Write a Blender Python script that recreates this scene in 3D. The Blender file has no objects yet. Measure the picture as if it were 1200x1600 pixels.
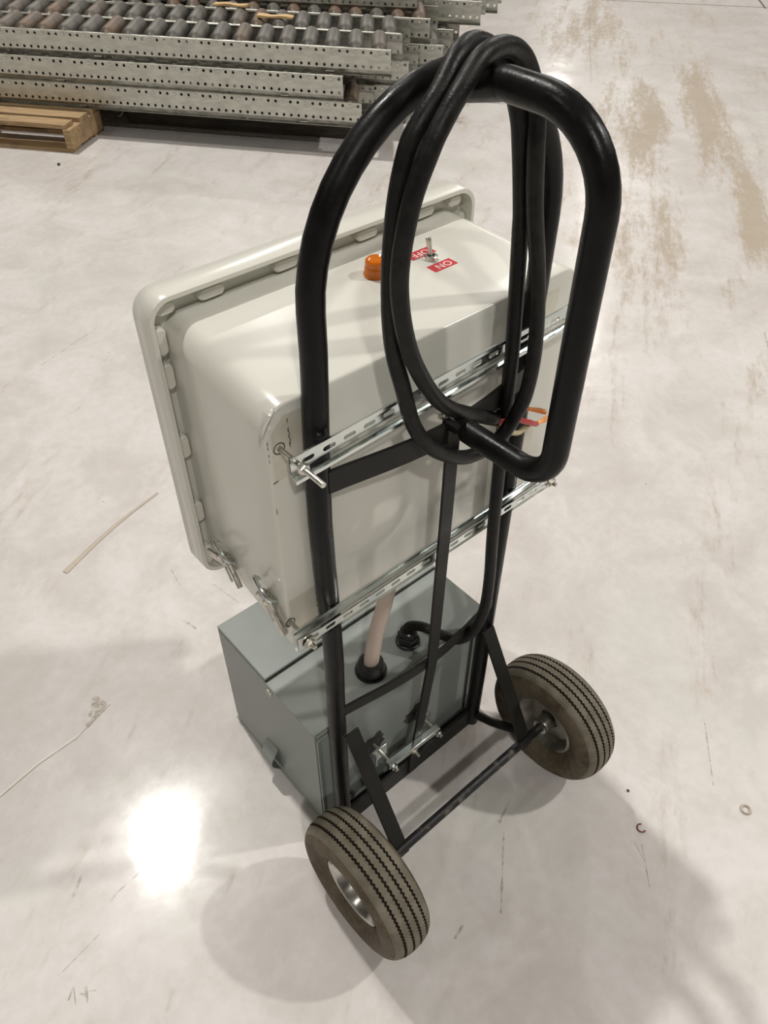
import bpy, bmesh, math, random
from mathutils import Vector, Matrix, Euler
random.seed(4)
sc = bpy.context.scene
COL = sc.collection

# ------------------------------------------------------------------ camera
cam_d = bpy.data.cameras.new('camera')
cam_d.sensor_fit = 'VERTICAL'; cam_d.sensor_height = 36.0
cam_d.lens = 1228.77 / 1600 * 36.0
cam_d.clip_start = 0.02
cam = bpy.data.objects.new('camera', cam_d); COL.objects.link(cam)
yaw, pitch, roll = -0.719007, 0.768146, 0.006058
cy_, sy_, cp_, sp_ = math.cos(yaw), math.sin(yaw), math.cos(pitch), math.sin(pitch)
Fv = Vector((-sy_*cp_, cy_*cp_, -sp_)); R0 = Vector((cy_, sy_, 0)); U0 = R0.cross(Fv)
Rv = math.cos(roll)*R0 + math.sin(roll)*U0; Uv = -math.sin(roll)*R0 + math.cos(roll)*U0
M = Matrix((Rv, Uv, -Fv)).transposed().to_4x4(); M.translation = (-0.55986, -0.55224, 1.49039)
cam.matrix_world = M
sc.camera = cam

# ------------------------------------------------------------------ world, lamps, exposure
sc.view_settings.view_transform = 'Standard'
sc.view_settings.look = 'None'
sc.view_settings.gamma = 1.0
sc.view_settings.use_curve_mapping = False
sc.view_settings.exposure = 0.22
world = bpy.data.worlds.new('warehouse_air'); sc.world = world; world.use_nodes = True
bg = world.node_tree.nodes['Background']
bg.inputs[0].default_value = (1.0, 0.96, 0.90, 1); bg.inputs[1].default_value = 0.05

def lamp(name, loc, power, rad=0.25, col=(1.0, 0.965, 0.915)):
    d = bpy.data.lights.new(name, 'AREA'); d.shape = 'DISK'; d.size = rad*2
    d.energy = power; d.color = col
    o = bpy.data.objects.new(name, d); COL.objects.link(o); o.location = loc
    return o
lamp('high_bay_lamp', (0.46, 6.30, 12.0), 880, 0.24)        # its image is the bright patch on the floor
lamp('high_bay_lamp', (6.4, -3.8, 8.0), 470, 0.20)          # throws the shadows to the left
lamp('high_bay_lamp', (-3.2, -5.6, 8.5), 300, 0.26)         # behind the camera
for x, y in ((13.6,8.7),(-6.5,3.0),(7.3,13.5),(26.0,20.0),(17.0,-3.0),(20.0,13.0),(13.0,22.0),(-1.0,18.0)):
    lamp('high_bay_lamp', (x, y, 8.5), 70 if x < 0 else 330, 0.28)

# ------------------------------------------------------------------ node helpers
def new_mat(name, base=(0.5,0.5,0.5), rough=0.5, metal=0.0, **kw):
    m = bpy.data.materials.new(name); m.use_nodes = True
    b = m.node_tree.nodes['Principled BSDF']
    b.inputs['Base Color'].default_value = (*base, 1)
    b.inputs['Roughness'].default_value = rough
    b.inputs['Metallic'].default_value = metal
    for k, v in kw.items():
        b.inputs[k.replace('_', ' ')].default_value = v
    return m
class NT:
    def __init__(s, m): s.t = m.node_tree; s.n = s.t.nodes; s.l = s.t.links; s.b = s.n['Principled BSDF']
    def node(s, ty, **kw):
        x = s.n.new(ty)
        for k, v in kw.items(): setattr(x, k, v)
        return x
    def setin(s, sock, v):
        if hasattr(v, 'is_output'): s.l.new(v, sock)
        else: sock.default_value = v
    def math(s, op, a, b=0.0, c=None, clamp=False):
        x = s.node('ShaderNodeMath', operation=op); x.use_clamp = clamp
        s.setin(x.inputs[0], a); s.setin(x.inputs[1], b)
        if c is not None: s.setin(x.inputs[2], c)
        return x.outputs[0]
    def coord(s, kind='Object'): return s.node('ShaderNodeTexCoord').outputs[kind]
    def mapping(s, v, rot=(0,0,0), scale=(1,1,1), loc=(0,0,0)):
        x = s.node('ShaderNodeMapping'); s.l.new(v, x.inputs[0])
        x.inputs[1].default_value = loc; x.inputs[2].default_value = rot; x.inputs[3].default_value = scale
        return x.outputs[0]
    def noise(s, v, scale, detail=4, rough=0.55, dist=0.0):
        x = s.node('ShaderNodeTexNoise'); s.l.new(v, x.inputs['Vector'])
        x.inputs['Scale'].default_value = scale; x.inputs['Detail'].default_value = detail
        x.inputs['Roughness'].default_value = rough; x.inputs['Distortion'].default_value = dist
        return x.outputs[0]
    def ramp(s, v, lo, hi, a=0.0, b=1.0):
        x = s.node('ShaderNodeMapRange'); x.interpolation_type = 'SMOOTHSTEP'
        s.setin(x.inputs[0], v); s.setin(x.inputs[1], lo); s.setin(x.inputs[2], hi)
        s.setin(x.inputs[3], a); s.setin(x.inputs[4], b)
        return x.outputs[0]
    def mix(s, f, a, b):
        x = s.node('ShaderNodeMix', data_type='RGBA')
        s.setin(x.inputs[0], f)
        for i, v in ((6, a), (7, b)):
            if isinstance(v, tuple): v = (*v[:3], 1)
            s.setin(x.inputs[i], v)
        return x.outputs[2]
    def bump(s, h, strength=0.3, dist=0.01):
        x = s.node('ShaderNodeBump'); s.l.new(h, x.inputs['Height'])
        x.inputs['Strength'].default_value = strength; x.inputs['Distance'].default_value = dist
        s.l.new(x.outputs[0], s.b.inputs['Normal'])
    def put(s, name, v): s.setin(s.b.inputs[name], v)

def varied(name, c1, c2, rough, metal=0.0, scale=20, r2=None, bump=0.0, bscale=200, stretch=(1,1,1), lo=0.35, hi=0.65, **kw):
    m = new_mat(name, c1, rough, metal, **kw); k = NT(m)
    v = k.mapping(k.coord(), scale=stretch)
    n = k.noise(v, scale, 5)
    f = k.ramp(n, lo, hi)
    k.put('Base Color', k.mix(f, c1, c2))
    if r2 is not None: k.put('Roughness', k.ramp(n, 0.3, 0.7, rough, r2))
    if bump: k.bump(k.noise(v, bscale, 3), bump, 0.002)
    return m

# ------------------------------------------------------------------ materials
def floor_material():
    m = new_mat('polished_concrete', (0.6,0.57,0.54), 0.3); k = NT(m)
    P = k.node('ShaderNodeNewGeometry').outputs['Position']
    sep = k.node('ShaderNodeSeparateXYZ'); k.l.new(P, sep.inputs[0])
    X, Y = sep.outputs[0], sep.outputs[1]
    # broad cloudy trowel marks
    big = k.noise(P, 0.9, 6, 0.6, 0.6)
    mid = k.noise(P, 4.5, 6, 0.62, 0.8)
    fine = k.noise(P, 38, 6, 0.65)
    f = k.math('MULTIPLY_ADD', mid, 0.45, k.math('MULTIPLY_ADD', big, 0.35, k.math('MULTIPLY', fine, 0.2)))
    col = k.mix(k.ramp(f, 0.34, 0.66), (0.54,0.505,0.475), (0.70,0.672,0.655))
    # faint green and pink blotches
    col = k.mix(k.math('MULTIPLY', k.ramp(k.noise(P, 2.3, 3), 0.5, 0.7), 0.25), col, (0.56,0.58,0.50))
    # brown worn streaks: dragged along one direction, heavier where the lane is used
    LF = k.mapping(P, rot=(0,0,-0.63))
    st = k.mapping(LF, scale=(0.42, 3.0, 1))
    s1 = k.noise(st, 2.2, 7, 0.68, 0.25)
    lane = k.ramp(k.noise(k.mapping(LF, scale=(0.10, 0.8, 1)), 1.6, 2), 0.42, 0.62)
    away = k.ramp(k.math('ADD', k.math('MULTIPLY', X, 0.8), k.math('MULTIPLY', Y, 0.25)), 1.3, 2.6)
    amt = k.math('MULTIPLY_ADD', away, k.math('MULTIPLY_ADD', lane, 0.5, 0.5), k.math('MULTIPLY', lane, 0.12))
    def spot(cx, cy, ang, lx, ly):
        dx = k.math('SUBTRACT', X, cx); dy = k.math('SUBTRACT', Y, cy)
        c, s = math.cos(ang), math.sin(ang)
        u = k.math('DIVIDE', k.math('ADD', k.math('MULTIPLY', dx, c), k.math('MULTIPLY', dy, s)), lx)
        w = k.math('DIVIDE', k.math('SUBTRACT', k.math('MULTIPLY', dy, c), k.math('MULTIPLY', dx, s)), ly)
        return k.ramp(k.math('SQRT', k.math('ADD', k.math('MULTIPLY', u, u), k.math('MULTIPLY', w, w))), 1.5, 0.1)
    sp = k.math('MAXIMUM', spot(4.15, 2.0, 0.63, 1.1, 0.15), k.math('MULTIPLY', spot(2.95, 0.97, 0.63, 0.55, 0.09), .9))
    sp = k.math('MAXIMUM', sp, k.math('MULTIPLY', spot(3.75, 2.15, 0.63, 1.0, 0.22), .6))
    sp = k.math('MAXIMUM', sp, k.math('MULTIPLY', spot(1.9, 0.30, 0.4, 0.22, 0.05), .7))
    sp = k.math('MAXIMUM', sp, k.math('MULTIPLY', spot(5.2, 3.7, 0.63, 1.1, 0.35), .5))
    sp = k.math('MAXIMUM', sp, k.math('MULTIPLY', spot(2.35, 1.05, 0.63, 1.0, 0.16), .45))
    gr = k.noise(k.mapping(LF, scale=(0.55, 1.6, 1), loc=(5,2,0)), 24, 6, 0.72)
    field = k.math('MULTIPLY_ADD', s1, 0.64, k.math('MULTIPLY', gr, 0.36))
    field = k.math('ADD', field, k.math('MULTIPLY_ADD', sp, 0.17, k.math('MULTIPLY_ADD', amt, 0.05, -0.008)))
    brown = k.ramp(field, 0.53, 0.69)
    col = k.mix(k.math('MULTIPLY', brown, 0.70), col, (0.38,0.305,0.215))
    # scratches and scuffs as single short strokes
    def seg(ax, ay, bx, by, w, soft=0.5, wob=0.0):
        ex, ey = bx-ax, by-ay; L2 = ex*ex+ey*ey
        dx = k.math('SUBTRACT', X, ax); dy = k.math('SUBTRACT', Y, ay)
        t = k.math('DIVIDE', k.math('ADD', k.math('MULTIPLY', dx, ex), k.math('MULTIPLY', dy, ey)), L2, clamp=True)
        qx = k.math('SUBTRACT', dx, k.math('MULTIPLY', t, ex)); qy = k.math('SUBTRACT', dy, k.math('MULTIPLY', t, ey))
        d = k.math('SQRT', k.math('ADD', k.math('MULTIPLY', qx, qx), k.math('MULTIPLY', qy, qy)))
        if wob: d = k.math('ADD', d, k.math('MULTIPLY_ADD', k.noise(P, 45, 3), wob*2, -wob))
        return k.ramp(d, w, w*(1-soft))
    def joinmax(lst):
        r = lst[0]
        for q in lst[1:]: r = k.math('MAXIMUM', r, q)
        return r
    dark = joinmax([seg(-.625,.220,-.598,.244,.0035), seg(-.56,.174,-.473,.184,.0018), seg(-.58,.168,-.56,.174,.001),
                    seg(.231,-.398,.178,-.453,.0018), seg(.225,-.385,.205,-.43,.001), seg(-.13,-.277,-.151,-.282,.003,.5,.004),
                    seg(.06,-.19,.105,-.175,.004,.6,.006), seg(-.06,-.305,.05,-.21,.0022,.6,.004),
                    seg(-.704,.070,-.690,.082,.0022,.5,.002), seg(-.690,.080,-.697,.058,.002,.5,.002),
                    seg(-.685,.066,-.6815,.061,.002), seg(-.674,.068,-.682,.047,.003,.5,.002), seg(-.674,.062,-.664,.054,.0018,.5,.001),
                    seg(-.10,.74,-.09,.80,.0015), seg(-.02,.60,-.035,.69,.0012), seg(-.14,.60,-.15,.64,.003,.6,.004),
                    seg(.05,1.9,.30,2.0,.003,.6,.004), seg(-.70,.115,-.62,.13,.0012), seg(.60,1.55,.64,1.62,.004),
                    seg(5.3,3.75,4.0,2.70,.006,.9,.006), seg(2.02,.36,2.10,.42,.004), seg(.55,-.33,.44,-.42,.0016)])
    dark = k.math('MULTIPLY', dark, k.ramp(k.noise(P, 75, 4, 0.7), 0.34, 0.62))
    col = k.mix(k.math('MULTIPLY', dark, 0.62), col, (0.22,0.185,0.145))
    speck = k.node('ShaderNodeTexVoronoi'); speck.feature = 'F1'; k.l.new(P, speck.inputs['Vector']); speck.inputs['Scale'].default_value = 13
    big_sp = k.math('MULTIPLY', k.ramp(speck.outputs[0], 0.035, 0.02), k.ramp(k.noise(P, 3.1, 2), 0.5, 0.56))
    col = k.mix(k.math('MULTIPLY', big_sp, 0.8), col, (0.10,0.085,0.07))
    # the crack with its broken corner, and the saw-cut joints
    crack = joinmax([seg(-.66,.489,-.566,.508,.0022,.5,.001), seg(-.566,.508,-.481,.513,.002,.5,.001), seg(-.481,.513,-.39,.542,.0016,.5,.001)])
    lightc = joinmax([seg(-.66,.4925,-.566,.5115,.0022,.5,.001), seg(-.566,.5115,-.47,.518,.002,.5,.001)])
    col = k.mix(k.math('MULTIPLY', lightc, 0.4), col, (0.86,0.82,0.74))
    col = k.mix(k.math('MULTIPLY', crack, 0.75), col, (0.30,0.25,0.18))
    tri = joinmax([seg(-.400,.550,-.406,.576,.009,.5,.006), seg(-.408,.545,-.446,.526,.008,.5,.006), seg(-.414,.548,-.414,.564,.011,.5,.006), seg(-.425,.543,-.430,.546,.010,.5,.006)])
    col = k.mix(k.math('MULTIPLY', k.math('MULTIPLY', tri, k.ramp(k.noise(P, 130, 3, .7), .30, .62)), 0.7), col, (0.25,0.195,0.13))
    joint = joinmax([seg(4.2,6.27,7.6,1.95,.010,.3), seg(6.70,3.05,14.0,9.0,.010,.3), seg(4.2,6.27,0,11.6,.010,.3)])
    col = k.mix(joint, col, (0.16,0.13,0.10))
    k.put('Base Color', col)
    rg = k.math('ADD', k.ramp(f, 0.3, 0.7, 0.30, 0.22), k.math('MULTIPLY', brown, 0.2))
    k.put('Roughness', k.math('ADD', rg, k.math('MULTIPLY', sp, 0.2)))
    k.b.inputs['Specular IOR Level'].default_value = 0.07
    k.b.inputs['Coat Weight'].default_value = 0.55
    k.put('Coat Roughness', k.ramp(k.noise(P, 7, 5, .6), 0.35, 0.7, 0.06, 0.12))
    h = k.math('ADD', k.math('MULTIPLY', k.noise(P, 9, 4), 0.5), k.math('MULTIPLY', fine, 0.12))
    h = k.math('SUBTRACT', h, k.math('MULTIPLY', k.math('MAXIMUM', crack, joint), 0.8))
    k.bump(h, 0.10, 0.01)
    return m

MT = {}
MT['floor'] = floor_material()
MT['plaster'] = new_mat('white_steel_cladding', (0.40,0.39,0.365), 0.8)
MT['black'] = varied('black_enamel', (0.004,0.004,0.004), (0.007,0.007,0.0065), 0.27, scale=30, r2=0.42, bump=0.12, bscale=260, Specular_IOR_Level=0.2)
MT['worn_black'] = varied('worn_black_enamel', (0.014,0.014,0.014), (0.11,0.10,0.085), 0.38, scale=55, r2=0.6, lo=0.55, hi=0.72, bump=0.15, bscale=200)
MT['flat_black'] = varied('flat_bar_black', (0.010,0.0095,0.008), (0.016,0.015,0.0125), 0.45, scale=18, r2=0.6, Specular_IOR_Level=0.3)
MT['cable'] = varied('cable_rubber', (0.008,0.008,0.0075), (0.017,0.0165,0.015), 0.36, scale=60, r2=0.5, bump=0.2, bscale=350, Specular_IOR_Level=0.22)
MT['tape_black'] = new_mat('black_tape', (0.010,0.010,0.010), 0.28)
MT['tape_black_sheen'] = new_mat('rubber_plug', (0.02,0.02,0.02), 0.6)
MT['white'] = varied('cream_fibreglass', (0.68,0.672,0.605), (0.695,0.688,0.622), 0.24, scale=6)
MT['tape_clear'] = varied('old_tape', (0.62,0.59,0.49), (0.68,0.65,0.56), 0.18, scale=30)
MT['grime'] = new_mat('grime', (0.10,0.085,0.06), 0.7)
MT['lug'] = new_mat('fibreglass_lug', (0.71,0.70,0.63), 0.35)
MT['film'] = new_mat('peeling_film', (0.80,0.78,0.72), 0.25, 0.0, Transmission_Weight=0.25)
MT['zinc'] = varied('bright_zinc', (0.60,0.66,0.66), (0.74,0.78,0.74), 0.16, 1.0, scale=18, r2=0.26)
MT['steel'] = varied('plain_steel', (0.55,0.53,0.48), (0.68,0.66,0.60), 0.25, 1.0, scale=80, r2=0.4)
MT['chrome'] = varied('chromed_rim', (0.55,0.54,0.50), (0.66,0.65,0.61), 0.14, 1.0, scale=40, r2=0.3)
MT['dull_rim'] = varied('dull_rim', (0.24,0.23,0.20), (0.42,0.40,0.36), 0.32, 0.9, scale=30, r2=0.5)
MT['grey'] = varied('grey_enamel', (0.235,0.262,0.245), (0.262,0.285,0.265), 0.34, scale=9, r2=0.44, bump=0.03, bscale=300)
MT['grey_edge'] = new_mat('grey_seam', (0.03,0.032,0.03), 0.6)
MT['gland'] = new_mat('black_nylon', (0.013,0.013,0.013), 0.32)
MT['hose'] = new_mat('milky_hose', (0.52,0.43,0.37), 0.35, 0.0, Subsurface_Weight=0.25, Subsurface_Scale=0.02)
MT['amber'] = new_mat('amber_lens', (0.86,0.23,0.004), 0.10, 0.0, Transmission_Weight=0.35, Coat_Weight=0.3, IOR=1.45)
MT['amber_core'] = new_mat('amber_core', (0.90,0.42,0.05), 0.3)
MT['red'] = new_mat('red_label', (0.50,0.006,0.017), 0.5)
MT['letter'] = new_mat('white_print', (0.85,0.78,0.74), 0.4)
MT['red_wire'] = new_mat('red_insulation', (0.45,0.035,0.035), 0.4)
MT['white_wire'] = new_mat('pale_insulation', (0.50,0.44,0.27), 0.5)
MT['copper'] = varied('copper_strand', (0.80,0.33,0.13), (0.95,0.52,0.22), 0.3, 1.0, scale=300)
MT['grease'] = varied('dark_gasket', (0.02,0.02,0.018), (0.07,0.068,0.058), 0.6, scale=90)
MT['clear'] = new_mat('clear_plastic', (0.60,0.53,0.45), 0.3, 0.0, Transmission_Weight=0.2, IOR=1.25)
MT['galv'] = varied('galvanised_sheet', (0.52,0.525,0.475), (0.68,0.68,0.61), 0.33, 0.8, scale=26, r2=0.46, stretch=(0.5,1,1.6), bump=0.04, bscale=60)
MT['galv_shaded'] = varied('galvanised_shaded_lip', (0.30,0.30,0.265), (0.44,0.43,0.385), 0.26, 0.9, scale=40, r2=0.4, stretch=(0.5,1,1))  # same sheet as the web; shade of the down-facing lip put into its colour
MT['bright'] = new_mat('bearing_steel', (0.72,0.70,0.63), 0.25, 1.0)
MT['scrap'] = varied('raw_pine', (0.52,0.33,0.14), (0.62,0.43,0.21), 0.6, scale=14, stretch=(1,8,8))
MT['rust_red'] = new_mat('red_brown_plastic', (0.16,0.035,0.02), 0.4)
MT['pebble'] = new_mat('dark_grit', (0.04,0.035,0.03), 0.8)

def roller_material():
    m = new_mat('roller_tube', (0.1,0.09,0.08), 0.55, 0.25); k = NT(m)
    rnd = k.node('ShaderNodeObjectInfo').outputs['Random']
    n = k.noise(k.coord(), 14, 5, 0.65)
    c = k.mix(k.ramp(n, 0.35, 0.65), (0.085,0.080,0.070), (0.145,0.136,0.118))
    rust = k.math('MULTIPLY', k.ramp(rnd, 0.55, 1.0), k.ramp(n, 0.30, 0.62), clamp=True)
    k.put('Base Color', k.mix(rust, c, (0.17,0.108,0.068)))
    return m
MT['roller'] = roller_material()

def wood_material():
    m = new_mat('pallet_wood', (0.4,0.27,0.14), 0.7); k = NT(m)
    v = k.mapping(k.coord(), scale=(1.5, 22, 22))
    g = k.noise(v, 3.0, 6, 0.6, 1.2)
    rnd = k.node('ShaderNodeObjectInfo').outputs['Random']
    c = k.mix(k.ramp(g, 0.35, 0.68), (0.30,0.185,0.085), (0.50,0.345,0.175))
    c = k.mix(k.math('MULTIPLY', k.ramp(k.noise(k.coord(), 7, 4), 0.52, 0.7), 0.6), c, (0.17,0.115,0.07))
    c = k.mix(k.math('MULTIPLY', rnd, 0.25), c, (0.42,0.34,0.24))
    k.put('Base Color', c); k.bump(g, 0.3, 0.003)
    return m
MT['wood'] = wood_material()
MT['shaded_wood'] = varied('shade_dark_timber', (0.045,0.040,0.032), (0.085,0.075,0.058), 0.75, scale=6, stretch=(1,12,12))  # timber colour darkened to stand for the shade under the conveyors

def tire_material():
    m = new_mat('dusty_tyre', (0.1,0.09,0.06), 0.75); k = NT(m)
    O = k.coord(); n = k.noise(O, 18, 6, 0.65); n2 = k.noise(O, 120, 4)
    c = k.mix(k.ramp(n, 0.32, 0.66), (0.062,0.043,0.024), (0.135,0.108,0.070))
    c = k.mix(k.math('MULTIPLY', k.ramp(n2, 0.5, 0.7), 0.35), c, (0.19,0.16,0.11))
    k.put('Base Color', c)
    k.bump(k.math('ADD', n2, k.noise(O, 40, 3)), 0.25, 0.002)
    return m
MT['tire'] = tire_material()
MT['tread'] = varied('worn_tread', (0.150,0.134,0.098), (0.215,0.195,0.148), 0.72, scale=35, r2=0.8, bump=0.25, bscale=170)
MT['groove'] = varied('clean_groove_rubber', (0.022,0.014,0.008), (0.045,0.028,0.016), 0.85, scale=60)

# ------------------------------------------------------------------ mesh helpers
class MB:
    def __init__(s): s.v = []; s.f = []; s.m = []
    def add(s, vs, fs, mi=0):
        o = len(s.v); s.v += [Vector(v) for v in vs]
        s.f += [[i+o for i in f] for f in fs]; s.m += [mi]*len(fs)
        return s
    def box(s, lo, hi, mi=0):
        x0,y0,z0 = lo; x1,y1,z1 = hi
        return s.add([(x0,y0,z0),(x1,y0,z0),(x1,y1,z0),(x0,y1,z0),(x0,y0,z1),(x1,y0,z1),(x1,y1,z1),(x0,y1,z1)],
                     [(3,2,1,0),(4,5,6,7),(0,1,5,4),(1,2,6,5),(2,3,7,6),(3,0,4,7)], mi)
    def obox(s, c, ax, ay, az, mi=0):        # centre and three half-axis vectors
        c, ax, ay, az = Vector(c), Vector(ax), Vector(ay), Vector(az)
        vs = [c+sx*ax+sy*ay+sz*az for sz in (-1,1) for sx,sy in ((-1,-1),(1,-1),(1,1),(-1,1))]
        return s.add(vs, [(3,2,1,0),(4,5,6,7),(0,1,5,4),(1,2,6,5),(2,3,7,6),(3,0,4,7)], mi)
    def bar(s, p, q, w, t, up=(0,0,1), mi=0): # flat bar from p to q; w across 'up x dir', t along the other
        p, q = Vector(p), Vector(q); d = (q-p).normalized(); a = Vector(up).cross(d).normalized(); b = d.cross(a)
        return s.obox((p+q)/2, (q-p)/2, a*w/2, b*t/2, mi)
    def loft(s, rings, close=True, cap=True, mi=0):
        n = len(rings[0]); vs = [v for r in rings for v in r]; fs = []
        for i in range(len(rings)-1):
            for j in range(n if close else n-1):
                a, b = i*n+j, i*n+(j+1) % n
                fs.append((a, b, b+n, a+n))
        if cap:
            fs.append(tuple(range(n-1, -1, -1))); o = (len(rings)-1)*n
            fs.append(tuple(range(o, o+n)))
        return s.add(vs, fs, mi)
    def tube(s, path, r, n=16, closed=False, mi=0, cap=True):
        pts = [Vector(p) for p in path]; N = len(pts)
        rs = r if isinstance(r, (list, tuple)) else [r]*N
        T = []
        for i in range(N):
            a = pts[i-1] if (i > 0 or closed) else pts[i]; b = pts[(i+1) % N] if (i < N-1 or closed) else pts[i]
            T.append((b-a).normalized())
        ref = Vector((0,0,1)) if abs(T[0].z) < 0.9 else Vector((1,0,0))
        nrm = (ref - T[0]*ref.dot(T[0])).normalized(); rings = []
        for i in range(N):
            if i:
                nrm = (nrm - T[i]*nrm.dot(T[i]))
                nrm.normalize()
            bn = T[i].cross(nrm)
            rings.append([pts[i] + rs[i]*(math.cos(2*math.pi*j/n)*nrm + math.sin(2*math.pi*j/n)*bn) for j in range(n)])
        if closed: rings.append(rings[0]); cap = False
        return s.loft(rings, True, cap, mi)
    def cyl(s, p, q, r, n=16, mi=0): return s.tube([p, q], r, n, mi=mi)
    def lathe(s, prof, c, axis, n=32, mi=0, cap=False, ref=None):   # prof: (along axis, radius)
        a = Vector(axis).normalized(); c = Vector(c)
        u = Vector(ref) if ref else (Vector((0,0,1)) if abs(a.z) < 0.9 else Vector((1,0,0)))
        u = (u - a*u.dot(a)).normalized(); w = a.cross(u)
        rings = [[c + a*h + r*(math.cos(2*math.pi*j/n)*u + math.sin(2*math.pi*j/n)*w) for j in range(n)] for h, r in prof]
        return s.loft(rings, True, cap, mi)
    def hexa(s, c, axis, r, h, mi=0):
        return s.lathe([(0, r), (h*0.8, r), (h, r*0.88)], c, axis, 6, mi, True)

def mesh_of(name, mb, mats, off=(0,0,0), smooth=30):
    me = bpy.data.meshes.new(name); off = Vector(off)
    me.from_pydata([v-off for v in mb.v], [], mb.f)
    bm = bmesh.new(); bm.from_mesh(me)
    bmesh.ops.recalc_face_normals(bm, faces=bm.faces); bm.to_mesh(me); bm.free()
    for m in (mats if isinstance(mats, (list, tuple)) else [mats]): me.materials.append(m)
    me.polygons.foreach_set('material_index', mb.m)
    if smooth:
        me.polygons.foreach_set('use_smooth', [True]*len(me.polygons))
        me.set_sharp_from_angle(angle=math.radians(smooth))
    return me
def tag(o, label, cat, group=None):
    o['label'] = label; o['category'] = cat
    if group: o['group'] = group
    return o
def thing(name, label, cat, loc=(0,0,0), rotz=0, group=None):
    o = bpy.data.objects.new(name, None); COL.objects.link(o)
    o.location = loc; o.rotation_euler = (0,0,rotz); o.empty_display_size = 0.1
    o['origin'] = tuple(loc)
    return tag(o, label, cat, group)
def part(name, mb, mats, parent=None, label=None, bevel=0, smooth=30, off=None, kind=None, loc=None):
    r = parent
    while r is not None and r.parent is not None: r = r.parent
    if off is None: off = tuple(r['origin']) if (r is not None and 'origin' in r) else (0,0,0)
    me = mesh_of(name, mb, mats, off, smooth) if isinstance(mb, MB) else mb
    o = bpy.data.objects.new(name, me); COL.objects.link(o)
    if parent is not None: o.parent = parent
    if bevel:
        b = o.modifiers.new('bevel', 'BEVEL'); b.width = bevel; b.segments = 2; b.limit_method = 'ANGLE'; b.angle_limit = math.radians(40)
    if label: o['label'] = label
    if kind: o['kind'] = kind
    if loc: o.location = loc
    return o
def spline(pts, per=8):
    P = [Vector(p) for p in pts]; P = [2*P[0]-P[1]] + P + [2*P[-1]-P[-2]]; out = []
    for i in range(1, len(P)-2):
        for k in range(per):
            t = k/per; a, b, c, d = P[i-1], P[i], P[i+1], P[i+2]
            out.append(0.5*((2*b) + (c-a)*t + (2*a-5*b+4*c-d)*t*t + (3*b-a-3*c+d)*t**3))
    out.append(P[-2]); return out
def fillet(pts, rad, n=8):
    P = [Vector(p) for p in pts]; out = [P[0]]
    rr = rad if isinstance(rad, (list, tuple)) else [rad]*(len(P)-2)
    for i in range(1, len(P)-1):
        a = (P[i-1]-P[i]).normalized(); b = (P[i+1]-P[i]).normalized(); ang = a.angle(b)
        d = rr[i-1]/math.tan(ang/2); c = P[i] + (a+b).normalized()*(rr[i-1]/math.sin(ang/2))
        p0, p1 = P[i]+a*d, P[i]+b*d; v0, v1 = p0-c, p1-c; th = v0.angle(v1)
        for k in range(n+1):
            t = k/n; out.append(c + (v0*math.sin((1-t)*th) + v1*math.sin(t*th))/math.sin(th))
    out.append(P[-1]); return out
def rrect(x0, x1, z0, z1, r, y, n=6):           # rounded rectangle outline in the xz plane
    out = []
    for cx, cz, a0 in ((x1-r,z1-r,0),(x0+r,z1-r,90),(x0+r,z0+r,180),(x1-r,z0+r,270)):
        for k in range(n+1):
            a = math.radians(a0+90*k/n); out.append(Vector((cx+r*math.cos(a), y, cz+r*math.sin(a))))
    return out

# ------------------------------------------------------------------ setting: floor
fb = MB(); fb.add([(-14,-14,0),(34,-14,0),(34,34,0),(-14,34,0)], [(0,1,2,3)])
floor = part('floor', fb, MT['floor']); floor['kind'] = 'structure'
def slab(name, lo, hi, mat):
    o = part(name, MB().box(lo, hi), mat, smooth=0); o['kind'] = 'structure'
slab('ceiling', (-14,-14,12.6), (34,34,12.8), MT['plaster'])
slab('wall_left', (-14.2,-14,0), (-14,34,12.6), MT['plaster']); slab('wall_right', (34,-14,0), (34.2,34,12.6), MT['plaster'])
slab('wall_back', (-14,34,0), (34,34.2,12.6), MT['plaster']); slab('wall_front', (-14,-14.2,0), (34,-14,12.6), MT['plaster'])

# ------------------------------------------------------------------ hand truck
W = 0.1734; RR = 0.0145; YA = -0.1442; RW = 0.13
truck = thing('hand_truck', 'black steel hand truck with loop handle and two dusty pneumatic tyres', 'hand truck')
path = []
def lean(z): return 0.0025 if z > 1.05 else (0.0025 - 0.0065*math.exp(-((z-0.83)/0.16)**2))
for z in (0.012, 0.2, 0.4, 0.55, 0.65, 0.75, 0.83, 0.92, 1.0, 1.06, 1.105): path.append((-W + lean(z)*(1 if z > 0.5 else 0), 0, z))
for i in range(1, 24):
    t = math.pi*i/24; path.append((-W*math.cos(t) + 0.0025*math.cos(t/2)**2, 0, 1.105 + 0.178*math.sin(t)))
for z in (1.105, 0.8, 0.5, 0.25, 0.012): path.append((W, 0, z))
frame = part('frame_tube', MB().tube(path, RR, 20), MT['black'], truck)
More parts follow.
